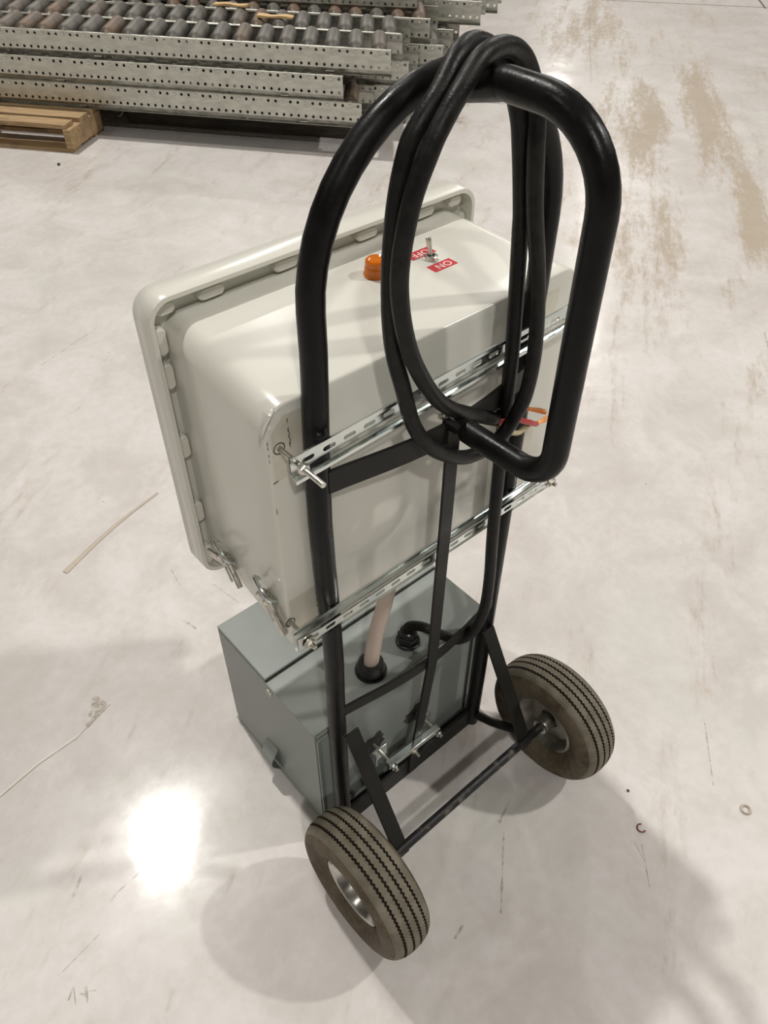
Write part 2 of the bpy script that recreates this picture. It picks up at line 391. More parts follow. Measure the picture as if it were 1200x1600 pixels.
# loop handle, standing out backwards from the arch down to the cross bar
lp = fillet([(0,-0.016,1.270),(0,-0.052,1.283),(0,-0.066,1.289),(0,-0.186,1.287),(0,-0.188,0.915),(0,-0.080,0.912),(0,-0.030,0.912)], [.02,.02,.078,.044,.05], 10)
lp[-1:] = [Vector((0,-0.0625,0.912)), Vector((0,-0.0605,0.912)), Vector((0,-0.0595,0.912)), Vector((0,-0.030,0.912))]
rad = []
for p_ in lp:
    r_ = RR
    if p_.z > 1.1 and p_.y > -0.062: r_ = 0.0085 + (RR-0.0085)*max(0, min(1, (-p_.y-0.03)/0.032))
    if p_.z < 1.1 and p_.y > -0.061: r_ = 0.0125 if p_.y < -0.060 else 0.0108
    rad.append(r_)
handle = part('loop_handle', MB().tube(lp, rad, 20), MT['black'], truck)
part('black_tape_wrap', MB().tube([(0,-0.058,0.912),(0,-0.036,0.912)], [0.0122,0.0118], 18), MT['tape_black'], handle)
bolt = MB(); bolt.hexa((-0.014,-0.030,0.925), (0,-1,0.2), 0.006, 0.006); bolt.cyl((-0.014,-0.024,0.925), (-0.014,-0.040,0.928), 0.003, 10)
part('bolt', bolt, MT['steel'], handle)
def crossbar(name, z, h, ymid, yend):
    mb = MB(); rings = []
    for i in range(17):
        t = -1 + 2*i/16; x = t*(W-0.002); y = yend + (ymid-yend)*math.cos(t*math.pi/2)**1.2
        rings.append([(x, y-0.0025, z-h/2), (x, y+0.0025, z-h/2), (x, y+0.0025, z+h/2), (x, y-0.0025, z+h/2)])
    mb.loft(rings)
    return part(name, mb, MT['flat_black'], truck)
crossbar('cross_bar', 0.896, 0.032, -0.0345, -0.012)
crossbar('cross_bar', 0.4135, 0.022, -0.0295, -0.010)
mb = MB(); rings = []
for z, y in ((0.905,-0.0395),(0.75,-0.039),(0.5,-0.036),(0.4135,-0.0345),(0.06,-0.0048),(0.012,-0.0045)):
    rings.append([(-0.0105,y-0.0022,z),(0.0105,y-0.0022,z),(0.0105,y+0.0022,z),(-0.0105,y+0.0022,z)])
mb.loft(rings); part('centre_strap', mb, MT['flat_black'], truck)
mb = MB(); mb.box((-0.188,-0.0022,0.0),(0.188,0.004,0.058)); mb.box((-0.188,0.004,0.0),(0.188,0.23,0.008))
part('toe_plate', mb, MT['flat_black'], truck, bevel=0.0015)
for s in (-1, 1):
    mb = MB(); x = s*0.159
    mb.obox((x, (-0.0175-0.150)/2, (0.352+0.118)/2), (0.0138,0,0), Vector((0,-0.1325,-0.234))/2, Vector((0,0.234,-0.1325)).normalized()*0.0025)
    part('axle_strap', mb, MT['flat_black'], truck, bevel=0.001)
    mb = MB(); mb.tube([(s*0.172,-0.004,0.040),(s*0.176,-0.05,0.060),(s*0.178,-0.128,0.117)], 0.009, 8)
    part('axle_stay', mb, MT['flat_black'], truck)
ax = part('axle', MB().cyl((-0.252,YA,RW),(0.252,YA,RW), 0.0088, 12), MT['worn_black'], truck)

def tire_mesh(cx):
    # profile across the tread with four zigzag grooves; every second segment shifts the grooves sideways
    H = 0.0435; seg = 208; mb = MB(); grooves = (-0.0225,-0.0075,0.0075,0.0225); gw = 0.0022; gd = 0.0045
    def crown(x): return RW - 0.0085*(abs(x)/0.034)**2.6
    prof = []   # (x, r, zig, mat of the face that follows)
    side = [(-0.0215,0.064),(-0.030,0.066),(-0.037,0.075),(-0.0418,0.087),(-0.0435,0.098),(-0.0425,0.108),(-0.0395,0.1155)]
    for x, r in side: prof.append((x, r, 0, 0))
    prof.append((-0.0368,0.1185,0,1)); prof.append((-0.0345, crown(-0.0345),0,1)); prof.append((-0.031, crown(-0.031),0,1))
    for g in grooves:
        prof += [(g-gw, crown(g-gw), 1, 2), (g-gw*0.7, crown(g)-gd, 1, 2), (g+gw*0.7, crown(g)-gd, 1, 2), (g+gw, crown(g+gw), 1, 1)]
        if g < 0.02: prof.append((g+0.0075, crown(g+0.0075), 0, 1))
    prof += [(0.031, crown(0.031),0,1),(0.0345, crown(0.0345),0,1),(0.0368,0.1185,0,0)]
    for x, r in reversed(side): prof.append((-x, r, 0, 0))
    n = len(prof); vs = []; fs = []; ms = []
    for j in range(seg):
        a = 2*math.pi*j/seg; zz = 0.0012 if j % 2 else -0.0012
        for i, (x, r, zg, _) in enumerate(prof):
            rr = r
            if i in (7, n-8) and j % 2: rr -= 0.0012        # small ribs on the shoulder
            vs.append((cx + x + zz*zg, YA + rr*math.cos(a), RW + rr*math.sin(a)))
    for j in range(seg):
        k = (j+1) % seg
        for i in range(n-1):
            fs.append((j*n+i, j*n+i+1, k*n+i+1, k*n+i)); ms.append(prof[i][3])
    o = len(mb.v); mb.v += [Vector(v) for v in vs]; mb.f += fs; mb.m += ms
    return mb
for s in (-1, 1):
    cx = s*0.2395
    rim = MB(); A_ = (s,0,0); c = (cx,YA,RW)
    rim.lathe([(-0.030,0.0600),(-0.028,0.0655),(-0.024,0.0655),(-0.020,0.0575),(-0.012,0.0545),(0.012,0.0545),(0.020,0.0575),(0.024,0.0655),(0.028,0.0650),(0.030,0.0625),(0.029,0.0605),(0.026,0.0590),(0.014,0.0520),(-0.002,0.0490),(-0.006,0.030),(-0.002,0.0235),(-0.002,0.012)], c, A_, 48)
    rim.lathe([(-0.030,0.0600),(-0.028,0.0575),(-0.018,0.0510),(-0.008,0.0480),(-0.008,0.0200)], c, A_, 48)
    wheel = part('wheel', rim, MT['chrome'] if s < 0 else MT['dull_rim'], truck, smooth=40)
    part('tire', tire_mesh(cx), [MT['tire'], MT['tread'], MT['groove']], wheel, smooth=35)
    hub = MB()
    hub.lathe([(-0.034,0.0095),(-0.034,0.0150),(-0.031,0.0165),(-0.008,0.0170),(-0.004,0.0215),(0.004,0.0215),(0.012,0.0170),(0.018,0.0160),(0.018,0.0095)], c, A_, 32)
    part('hub', hub, MT['dull_rim'], wheel)
    w_ = MB(); w_.lathe([(-0.0375,0.0095),(-0.0375,0.0150),(-0.0345,0.0150),(-0.0345,0.0095)], c, A_, 24)
    part('washer', w_, MT['steel'], wheel)
    v_ = MB(); d_ = Vector((0, 0.25, 0.97)).normalized(); b_ = Vector(c) + d_*0.044 + Vector((s*0.006,0,0))
    v_.cyl(b_, b_ + Vector((s*0.020,0,0)) - d_*0.004, 0.0042, 10)
    part('valve_stem', v_, MT['tape_black_sheen'], wheel)

# ------------------------------------------------------------------ cream enclosure
BX0, BX1, BZ0, BZ1, BY = -0.2285, 0.2825, 0.592, 1.0035, 0.0165
FX0, FX1, FZ0, FZ1, FY = -0.2355, 0.3065, 0.568, 1.037, 0.235
box = thing('electrical_enclosure', 'cream fibreglass electrical enclosure with amber light and toggle switch on top', 'electrical box', (0.024, 0.0165, 0.592))
fr = (-0.2095, 0.2855, 0.590, 1.0035)
rings = [rrect(BX0+.004, BX1-.004, BZ0+.004, BZ1-.004, .026, BY), rrect(BX0+.001, BX1-.001, BZ0+.001, BZ1-.001, .029, BY+.0012), rrect(BX0, BX1, BZ0, BZ1, .030, BY+.004)]
for i in range(1, 7):
    t = i/6; rings.append(rrect(BX0+(fr[0]-BX0)*t, BX1+(fr[1]-BX1)*t, BZ0+(fr[2]-BZ0)*t, BZ1+(fr[3]-BZ1)*t, .030, BY+.004+(0.262-BY-.004)*t))
body = part('enclosure_body', MB().loft(rings), MT['white'], box, smooth=50)
rim = MB()
o1 = rrect(FX0+.001, FX1-.001, FZ0+.001, FZ1-.001, .030, FY); o2 = rrect(FX0, FX1, FZ0, FZ1, .031, FY+.002)
i1 = rrect(FX0+.0065, FX1-.0065, FZ0+.0065, FZ1-.0065, .026, FY); i2 = rrect(FX0+.007, FX1-.007, FZ0+.007, FZ1-.007, .026, FY+.024)
inn = rrect(fr[0]+.006, fr[1]-.006, fr[2]+.006, fr[3]-.006, .028, FY+.024)
o3 = rrect(FX0, FX1, FZ0, FZ1, .031, FY+.040); o4 = rrect(FX0+.006, FX1-.006, FZ0+.006, FZ1-.006, .028, FY+.047)
rim.loft([inn, i2, i1, o1, o2, o3, o4], True, False)
n_ = len(o4); rim.f.append([6*n_+j for j in range(n_)]); rim.m.append(0)
door = part('enclosure_door', rim, MT['white'], box, smooth=50)
def lug(x, z, along_x, h=0.0075, l=0.019):
    mb = MB(); ring0 = []; ring1 = []; ring2 = []
    for j in range(20):
        a = 2*math.pi*j/20; u = (l-h if math.cos(a) > 0 else -(l-h)) + h*math.cos(a); w = h*math.sin(a)
        for ring, y, k in ((ring0, FY+.024, 1), (ring1, FY+.013, 1), (ring2, FY+.011, .85)):
            ring.append((x+(u if along_x else w)*k, y, z+(w if along_x else u)*k))
    mb.loft([ring0, ring1, ring2]); return part('lug', mb, MT['lug'], door)
for x in (-0.206, -0.142, -0.030, 0.107, 0.215, 0.275): lug(x, 1.0155, True, l=0.019 if x not in (-0.206, 0.275) else 0.013)
for z in (0.975, 0.925, 0.812, 0.690, 0.600): lug(-0.2190, z, False)
for z in (0.975, 0.8, 0.64): lug(0.2925, z, False, h=0.0055)
for x in (-0.18, -0.05, 0.11, 0.25): lug(x, 0.5815, True, h=0.0055)
# amber pilot light
ZT = 1.0033
def top_z(y): return BZ1
amb = MB(); amb.lathe([(0,0.0155),(0.003,0.0165),(0.004,0.0150),(0.012,0.0148),(0.014,0.0140),(0.0155,0.0143),(0.0205,0.0138),(0.0225,0.0118),(0.0215,0.0095),(0.0225,0.006),(0.0220,0.0)], (0.054,0.168,ZT), (0,0,1), 40)
lamp_o = part('pilot_light', amb, MT['amber'], box, 'round amber pilot light')
core = MB(); core.lathe([(0,0.0095),(0.010,0.0085),(0.0145,0.005),(0.0160,0.0)], (0.054,0.168,ZT+.0003), (0,0,1), 20)
part('reflector', core, MT['amber_core'], lamp_o)
# toggle switch
sw = MB(); sw.lathe([(0,0.0100),(0.0016,0.0100),(0.0018,0.0092),(0.0045,0.0092),(0.0055,0.0080),(0.0055,0.0052),(0.003,0.005)], (0.1395,0.1545,ZT), (0,0,1), 28)
swo = part('toggle_switch', sw, MT['steel'], box, 'chrome toggle switch')
lev = MB(); lev.lathe([(0.002,0.0032),(0.012,0.0030),(0.026,0.0040),(0.0285,0.0036),(0.0300,0.0020),(0.0302,0.0)], (0.1395,0.1545,ZT), (-0.10,0.14,1), 16)
part('lever', lev, MT['steel'], swo)
def text_mesh(s, size):
    cu = bpy.data.curves.new('letters', 'FONT'); cu.body = s; cu.size = size; cu.align_x = 'CENTER'; cu.align_y = 'CENTER'
    cu.extrude = 0.0001; cu.space_character = 1.05
    o = bpy.data.objects.new('letters', cu); COL.objects.link(o)
    dg = bpy.context.evaluated_depsgraph_get(); me = bpy.data.meshes.new_from_object(o.evaluated_get(dg))
    bpy.data.objects.remove(o); return me
def label_plate(name, cx, cy, w, h, word, tx):
    mb = MB(); mb.box((cx-w/2, cy-h/2, ZT-.0002), (cx+w/2, cy+h/2, ZT+.0004))
    pl_ = part(name, mb, MT['red'], box, 'red label reading %s in white' % word)
    me = text_mesh(word, 0.0165); me.materials.append(MT['letter'])
    t = bpy.data.objects.new('lettering', me); COL.objects.link(t); t.parent = pl_
    off = Vector(box['origin']); t.location = Vector((tx, cy, ZT+.00055)) - off; t.rotation_euler = (0,0,math.pi); t['label'] = 'white letters %s' % word
label_plate('off_label', 0.1385, 0.1745, 0.043, 0.0185, 'OFF', 0.1385)
label_plate('on_label', 0.1380, 0.1310, 0.041, 0.0185, 'ON', 0.1400)
# tape and grime left on the back panel, peeling film on the corner
yb = BY - 0.0002
def patch(name, pts, mat, parent=body, y0=None):
    y0 = yb if y0 is None else y0
    mb = MB(); n = len(pts)
    mb.loft([[(x, y0+.0006, z) for x, z in pts], [(x, y0-.0003, z) for x, z in pts]]); return part(name, mb, mat, parent, smooth=0)
patch('tape_patch', [(-0.222,0.905),(-0.178,0.912),(-0.176,0.990),(-0.205,0.990),(-0.222,0.972)], MT['tape_clear'])
patch('tape_patch', [(-0.224,0.640),(-0.224,0.700),(-0.182,0.703),(-0.182,0.618),(-0.205,0.610)], MT['tape_clear'])
patch('tape_patch', [(0.190,0.925),(0.245,0.925),(0.245,0.982),(0.190,0.982)], MT['tape_clear'])
patch('tape_patch', [(0.185,0.690),(0.240,0.700),(0.240,0.760),(0.185,0.740)], MT['tape_clear'])
def grime(a, b, w): 
    (x0,z0),(x1,z1) = a, b; dx, dz = x1-x0, z1-z0; L = math.hypot(dx,dz); nx, nz = -dz/L*w, dx/L*w; pts1=[]; pts2=[]
    for k in range(8):
        t = k/7; j = random.uniform(.2,1.2); pts1.append((x0+dx*t+nx*j, z0+dz*t+nz*j)); pts2.append((x0+dx*t-nx*j*.6, z0+dz*t-nz*j*.6))
    patch('grime_mark', pts1+pts2[::-1], MT['grime'], y0=yb-.0008)
for z0 in (0.985,0.972,0.966,0.958,0.951): grime((-0.199+random.uniform(-.001,.001),z0),(-0.199+random.uniform(-.001,.001),z0-random.uniform(.004,.009)),random.uniform(.0003,.0008))
for z0 in (0.966,0.960,0.949,0.942): grime((-0.2272,z0),(-0.2272,z0-random.uniform(.003,.006)),random.uniform(.0003,.0007))
grime((-0.2255,0.906),(-0.219,0.9075),.0005); grime((-0.2255,0.868),(-0.2258,0.860),.0004)
for z0 in (0.690,0.676,0.662): grime((-0.182,z0),(-0.182,z0-random.uniform(.003,.008)),.0003)
for z0 in (0.985,0.970,0.955): grime((0.190,z0),(0.190,z0-.010),.0007)
fl = MB(); fl.add([(-0.2290,0.024,0.978),(-0.2365,0.018,0.968),(-0.2340,0.012,0.980),(-0.2280,0.008,0.998),(-0.2200,0.013,0.9985),(-0.2120,0.017,1.0035),(-0.2220,0.026,0.9975)], [(0,1,2),(0,2,3,4),(0,4,6),(4,5,6)])
fo = part('torn_film', fl, MT['film'], body, 'torn white film peeling off the corner'); so_ = fo.modifiers.new('thick','SOLIDIFY'); so_.thickness = 0.0008

# screw clamps on the left side
def side_x(y): return BX0 + (fr[0]-BX0)*(y-BY)/(0.262-BY)
def clamp(y, z, flip):
    x = side_x(y)
    mb = MB(); mb.box((x-.013, y-.013, z-.010), (x+.001, y+.013, z+.008))
    c = part('screw_clamp', mb, MT['steel'], body, bevel=0.0012)
    for dy in (-.008, .009):
        b = MB(); b.cyl((x-.010, y+dy, z+.006), (x-.012, y+dy-.026, z-.022), 0.0044, 12); b.hexa((x-.010, y+dy+.001, z+.006), (-.2,.6,.75), 0.0078, 0.006)
        part('screw', b, MT['steel'], c)
    w = MB(); w.tube(spline([(x-.002,y-.014,z+.006),(x-.015,y-.014,z+.020),(x-.017,y+.002,z+.034),(x-.012,y+.020,z+.034),(x-.002,y+.026,z+.018)], 6), 0.0028, 8)
    part('hook', w, MT['zinc'], c)
    a = MB()
    if flip: a.bar((x-.008,y+.008,z-.006),(x-.010,y+.052,z-.018), .013, .004, up=(1,0,0))
    else: a.bar((x-.010,y-.004,z-.008),(x-.006,y-.028,z-.046), .011, .006, up=(1,0,0))
    part('hasp_arm', a, MT['steel'], c)
clamp(0.174, 0.645, True); clamp(0.054, 0.676, False)

# ------------------------------------------------------------------ slotted rails and their bolts
def slotted_rail(name, label, p, q, forward, group):
    # top-hat section; web 25 mm with slots, walls 10 mm, flanges 5 mm. local: x along, y towards camera(-), z up
    p, q = Vector(p), Vector(q); d = (q-p); L = d.length; d.normalize(); up = (Vector((0,0,1)) - d*d.z).normalized(); out = d.cross(up) 
    if out.y > 0: out = -out
    root = thing(name, label, 'rail', tuple(p), 0, group)
    def T(x, o, z): return p + d*x + out*o + up*z
    dp = 0.0095; hw = 0.0135; fw = 0.0055; th = 0.0012
    web = MB(); yo = dp if forward else 0.0012
    pitch = 0.0285; n = int(L//pitch); m0 = (L - n*pitch)/2
    for sgn in (0, 1):           # two skins so that the slot has depth
        o = yo - sgn*th
        for k in range(n):
            xa = m0 + k*pitch; xb = xa+pitch; xc = (xa+xb)/2
            if k == 0: xa = 0
            if k == n-1: xb = L
            sl, sr = 0.0085, 0.0032
            inner = []
            for j in range(12):
                a = 2*math.pi*j/12 + math.pi/12; ux = (sl-sr)*(1 if math.cos(a) > 0 else -1) + sr*math.cos(a); inner.append((xc+ux, sr*math.sin(a)))
            outer = []
            for (ix, iz) in inner:
                dx, dz = ix-xc, iz
                tt = min(((xb-xc) if dx > 0 else (xc-xa))/abs(dx) if abs(dx) > 1e-9 else 1e9, hw/abs(dz) if abs(dz) > 1e-9 else 1e9)
                ox, oz = xc+dx*tt, dz*tt; outer.append((ox, oz))
            # snap outer points to the corners where the ray passes near them
            vs = [T(x, o, z) for x, z in inner] + [T(x, o, z) for x, z in outer]
            fs = [(j, (j+1) % 12, 12+(j+1) % 12, 12+j) for j in range(12)]
            cor = [T(xb, o, hw), T(xa, o, hw), T(xa, o, -hw), T(xb, o, -hw)]
            b0 = len(vs); vs += cor
            for ci, (sx, sz) in enumerate(((1,1),(-1,1),(-1,-1),(1,-1))):
                for j in range(12):
                    k2 = (j+1) % 12; A1, A2 = outer[j], outer[k2]
                    if abs(A1[0]-A2[0]) > 1e-6 and abs(A1[1]-A2[1]) > 1e-6:
                        mx, mz = (A1[0]+A2[0])/2-xc, (A1[1]+A2[1])/2
                        if mx*sx > 0 and mz*sz > 0: fs.append((12+j, 12+k2, b0+ci))
            web.add(vs, fs)
            if sgn == 0:
                web.add([T(x, yo, z) for x, z in inner] + [T(x, yo-th, z) for x, z in inner], [(j, (j+1) % 12, 12+(j+1) % 12, 12+j) for j in range(12)])
    part('slotted_web', web, MT['zinc'], root, smooth=0)
    for s in (-1, 1):
        fl = MB(); oo = 0.0 if forward else dp
        prof = [(yo, s*hw), (oo, s*(hw+.0008)), (oo, s*(hw+fw)), (oo+(th if forward else -th), s*(hw+fw)), (oo+(th if forward else -th), s*(hw+.002)), (yo-(th if forward else -th), s*(hw+th)) ]
        fl.loft([[T(0, o, z) for o, z in prof], [T(L, o, z) for o, z in prof]])
        part('flange', fl, MT['zinc'], root, smooth=0)
    return root, T, L
g_r = 'slotted zinc rails across the back of the enclosure'
up_r, UT, UL = slotted_rail('slotted_rail', 'upper slotted zinc rail, long bolt sticking out at its left end', (-0.222,-0.0155,0.949), (0.252,-0.0155,0.966), False, g_r)
lo_r, LT, LL = slotted_rail('slotted_rail', 'lower slotted zinc rail, along the bottom edge of the cream enclosure', (-0.243,-0.0155,0.664), (0.262,-0.0155,0.664), True, g_r)
def rail_bolt(root, x, z, y0, y1, ynut, washer=False):
    b = MB(); b.cyl((x, y0, z), (x, y1, z), 0.0034, 14); b.lathe([(0,0.0034),(-0.001,0.0037)], (x,(y0+y1)/2,z), (0,1,0), 14)
    o = part('bolt', b, MT['steel'], root)
    n = MB(); n.hexa((x, ynut, z), (0,-1,0), 0.0070, 0.0055); part('nut', n, MT['steel'], o)
    if washer:
        n = MB(); n.lathe([(0,0.004),(0,0.0098),(-.0016,0.0098),(-.0016,0.004)], (x, ynut, z), (0,1,0), 20); part('washer', n, MT['steel'], o)
rail_bolt(up_r, -0.213, 0.9505, 0.0160, -0.062, -0.0260)
rail_bolt(lo_r, -0.226, 0.6600, 0.0160, -0.038, -0.0265, True)
rail_bolt(lo_r, 0.250, 0.6620, 0.0160, -0.038, -0.0265, True)
# dark rings on the panel stand in for the bolt holes
for x, z in ((-0.213,0.9505),(-0.226,0.6600)):
    g = MB(); g.lathe([(0,0.0045),(-.0006,0.0078),(.0003,0.0080)], (x, yb, z), (0,1,0), 20); part('bolt_hole', g, MT['grime'], body)

# ------------------------------------------------------------------ grey transformer case
GX0, GX1, GY0, GY1, GZ0, GZ1 = -0.198, 0.212, 0.0300, 0.328, 0.0085, 0.3165
gb = thing('transformer_case', 'grey painted steel transformer case resting on the toe plate', 'electrical box', (0.007, 0.18, 0.0085))
mb = MB(); mb.box((GX0+.002,GY0,GZ0),(GX1-.002,GY1-.004,GZ1-.005)); part('case_body', mb, MT['grey'], gb, bevel=0.002)
mb = MB(); mb.box((GX0,GY0+.003,GZ1-.005),(GX1,0.180,GZ1-.001)); part('wiring_cover', mb, MT['grey'], gb, bevel=0.0015)
ld = MB(); ld.box((GX0-.001,0.1745,GZ1+.001),(GX1+.001,GY1+.001,GZ1+.0065)); ld.box((GX0-.001,GY1-.003,GZ0+.02),(GX1+.001,GY1+.001,GZ1+.001))
part('lid', ld, MT['grey'], gb, bevel=0.0018)
for x0, x1 in ((GX0-.0018,GX0+.002),(GX1-.002,GX1+.0018)):
    sd = MB(); sd.add([(x0,GY0+.001,GZ0+.004),(x0,GY1-.004,GZ0+.004),(x0,GY1-.004,GZ1-.001),(x0,GY0+.001,GZ1-.001),(x1,GY0+.001,GZ0+.004),(x1,GY1-.004,GZ0+.004),(x1,GY1-.004,GZ1-.001),(x1,GY0+.001,GZ1-.001)], [(0,1,2,3),(7,6,5,4),(0,4,5,1),(1,5,6,2),(2,6,7,3),(3,7,4,0)])
    part('side_panel', sd, MT['grey'], gb, bevel=0.001)
sm = MB()
sm.box((GX0-.0005,0.172,GZ1-.0022),(GX1+.0005,0.1765,GZ1+.0009)); part('seam', sm, MT['grey_edge'], gb)
for s in (-1, 1):
    bp = MB(); x = GX0 if s < 0 else GX1-.035
    bp.box((x, GY0-.004, GZ0+.006), (x+.035, GY0+.0003, GZ1-.012)); part('back_flange', bp, MT['grey'], gb, bevel=0.001)
bm_ = MB(); bm_.box((GX0-.003, GY0-.002, GZ0), (GX1+.003, GY1+.002, GZ0+.006)); part('base_pan', bm_, MT['grey'], gb, bevel=0.001)
for y, z in ((0.166,GZ1-.018),(0.160,GZ1-.022)):
    s_ = MB(); s_.lathe([(0,0.0048),(0.002,0.0044),(0.0038,0.002),(0.0038,0)], (GX0-.0015,y,z), (-1,0,0), 12); part('screw', s_, MT['steel'], gb)
for x, y in ((-0.168,0.0299),(0.012,0.0298)):
    s_ = MB(); s_.lathe([(0,0.0045),(0.002,0.0040),(0.003,0)], (x,y,GZ1-.016 if x > 0 else 0.25), (0,-1,0), 12); part('screw', s_, MT['steel'], gb)
tab = MB(); rings = []
for k in range(9):
    t = k/8; z = 0.028 + 0.072*t; b = 0.0035 + 0.019*math.sin(math.pi*t)**1.5
    rings.append([(GX0-.002-b, 0.160+.004*t, z), (GX0-.0005-b, 0.160+.004*t, z), (GX0-.0005-b, 0.196+.004*t, z), (GX0-.002-b, 0.196+.004*t, z)])
tab.loft(rings); part('lifting_tab', tab, MT['grey'], gb, 'bowed grey lifting tab')
# cable glands on the top
gl = MB(); gl.lathe([(0,0.0290),(0.002,0.0290),(0.002,0.0245),(0.012,0.0250),(0.026,0.0225),(0.030,0.0195),(0.030,0.0150),(0.024,0.0148)], (-0.042,0.072,GZ1-.001), (0,0,1), 32)
part('hose_gland', gl, MT['gland'], gb)
gl = MB(); gl.lathe([(0,0.0225),(0.004,0.0225),(0.005,0.0200)], (0.050,0.076,GZ1-.001), (0,0,1), 32); gl.lathe([(0.004,0.0200),(0.021,0.0200),(0.023,0.0175),(0.023,0.0095)], (0.050,0.076,GZ1-.001), (0,0,1), 6)
gl.lathe([(0.020,0.0160),(0.034,0.0150),(0.036,0.0125),(0.036,0.0092)], (0.050,0.076,GZ1-.001), (0,0,1), 24)
part('cable_gland', gl, MT['gland'], gb)

# ------------------------------------------------------------------ milky hose between the two cases
hose = thing('hose', 'milky beige flexible hose from grey case gland up into the cream enclosure', 'hose', (-0.042,0.072,0.34))
hb = MB(); hb.tube(spline([(-0.042,0.072,0.338),(-0.036,0.074,0.362),(-0.018,0.084,0.398),(0.008,0.094,0.440),(0.024,0.100,0.490),(0.028,0.102,0.5895)], 8), 0.0138, 18)
part('hose_tube', hb, MT['hose'], hose)

# ------------------------------------------------------------------ black power cable, coiled over the handle
CAB = [(0.050,0.076,0.345),(0.050,0.074,0.362),(0.062,0.052,0.372),(0.080,0.018,0.366),(0.087,-0.012,0.378),(0.097,-0.034,0.415),(0.108,-0.042,0.475),(0.110,-0.042,0.546),(0.106,-0.040,0.632),(0.104,-0.038,0.708),(0.104,-0.036,0.760),(0.103,-0.034,0.825),(0.105,-0.032,0.876),(0.106,-0.030,0.924),(0.104,-0.030,0.971),(0.096,-0.030,1.059),(0.090,-0.030,1.120),(0.087,-0.030,1.146),(0.077,-0.028,1.207),(0.071,-0.025,1.240),(0.058,-0.018,1.276),(0.041,-0.010,1.298),(0.016,-0.010,1.307),(-0.020,-0.026,1.304),(-0.051,-0.038,1.285),(-0.074,-0.041,1.266),(-0.087,-0.040,1.247),(-0.098,-0.038,1.199),(-0.102,-0.036,1.128),(-0.096,-0.034,1.056),(-0.083,-0.038,0.996),(-0.072,-0.044,0.947),(-0.049,-0.051,0.906),(-0.002,-0.053,0.867),(0.039,-0.052,0.852),(0.076,-0.054,0.861),(0.099,-0.056,0.890),(0.110,-0.057,0.917),(0.114,-0.056,0.978),(0.103,-0.054,1.064),(0.084,-0.050,1.153),(0.077,-0.047,1.212),(0.080,-0.040,1.240),(0.077,-0.032,1.270),(0.060,-0.030,1.294),(0.030,-0.034,1.306),(-0.010,-0.046,1.306),(-0.043,-0.055,1.288),(-0.064,-0.059,1.271),(-0.080,-0.060,1.250),(-0.0995,-0.058,1.204),(-0.1075,-0.055,1.136),(-0.0935,-0.055,1.062),(-0.059,-0.054,0.993),(-0.022,-0.050,0.950),(0.034,-0.038,0.906),(0.087,-0.030,0.868)]
cable = thing('power_cable', 'thick black power cable coiled over the loop handle, bare copper end', 'cable', (0.05,0.076,0.345))
part('cable_jacket', MB().tube(spline(CAB, 7), 0.0092, 16), MT['cable'], cable)
def wire(pts, mat, r, strands, name):
    p_ = spline(pts, 8); k = int(len(p_)*strands)
    w = part(name, MB().tube(p_[:k+1], r, 10), mat, cable)
    st = MB(); d = (p_[-1]-p_[-4]).normalized()
    for j in range(11):
        a = 2*math.pi*j/11; o_ = Vector((0.2*math.cos(a), math.cos(a), math.sin(a)))*r*0.62; sp = o_*random.uniform(-0.1,0.9) + d*random.uniform(-0.004,0.005)
        st.tube([p_[k]+o_*0.8, (p_[k]+p_[-1])/2+o_+sp*.3, p_[-1]+o_+sp], 0.0008, 5)
    part('copper_strands', st, MT['copper'], w)
wire([(0.084,-0.031,0.868),(0.100,-0.026,0.872),(0.126,-0.026,0.863),(0.158,-0.030,0.852),(0.188,-0.034,0.834)], MT['cable'], 0.0036, 0.66, 'black_wire')
wire([(0.084,-0.034,0.866),(0.112,-0.042,0.862),(0.140,-0.046,0.846),(0.166,-0.042,0.828),(0.194,-0.038,0.822)], MT['red_wire'], 0.0038, 0.72, 'red_wire')
wire([(0.086,-0.038,0.862),(0.102,-0.044,0.848),(0.122,-0.044,0.836),(0.136,-0.042,0.834),(0.148,-0.040,0.832)], MT['white_wire'], 0.0036, 0.9, 'pale_wire')

# ------------------------------------------------------------------ clamp holding the grey case to the centre strap
cl = thing('bar_clamp', 'small zinc bar clamp bolted across the strap, low on grey case', 'clamp', (-0.015,-0.0185,0.150))
PL, PR = Vector((-0.074,-0.0210,0.152)), Vector((0.038,-0.0210,0.144))
cb = MB(); cb.bar(PL-Vector((.008,0,0)), PR+Vector((.008,0,0)), 0.013, 0.013, up=(0,1,0)); part('clamp_bar', cb, MT['zinc'], cl, bevel=0.001)
for q in (PL, PR):
    x, z = q.x, q.z
    b = MB(); b.cyl((x,0.0298,z),(x,-0.039,z),0.0036,12); bo = part('bolt', b, MT['steel'], cl)
    n = MB(); n.hexa((x,-0.0276,z),(0,-1,0),0.0074,0.006); part('nut', n, MT['zinc'], bo)
    pz = MB(); pz.box((x-.020,0.006,z-.015),(x+.014,0.011,z+.019)); pz.box((x-.020,-0.003,z-.015),(x-.0165,0.006,z+.019)); part('backing_plate', pz, MT['zinc'], cl, bevel=0.001)
    gk = MB(); pts = []
    for k_ in range(26):
        a = 2*math.pi*k_/26; r = 0.029*random.uniform(.72,1.18); pts.append((x-.002+r*math.cos(a)*1.05, z+.004+r*math.sin(a)))
    gk.loft([[(px, 0.0302, pz_) for px, pz_ in pts], [(px, 0.0288, pz_) for px, pz_ in pts]]); part('gasket', gk, MT['grease'], cl, smooth=0)
b = MB(); b.cyl((-0.022,-0.020,0.145),(-0.022,-0.042,0.145),0.0032,10); b.hexa((-0.022,-0.025,0.145),(0,-1,0),0.0060,0.006); part('set_screw', b, MT['steel'], cl)

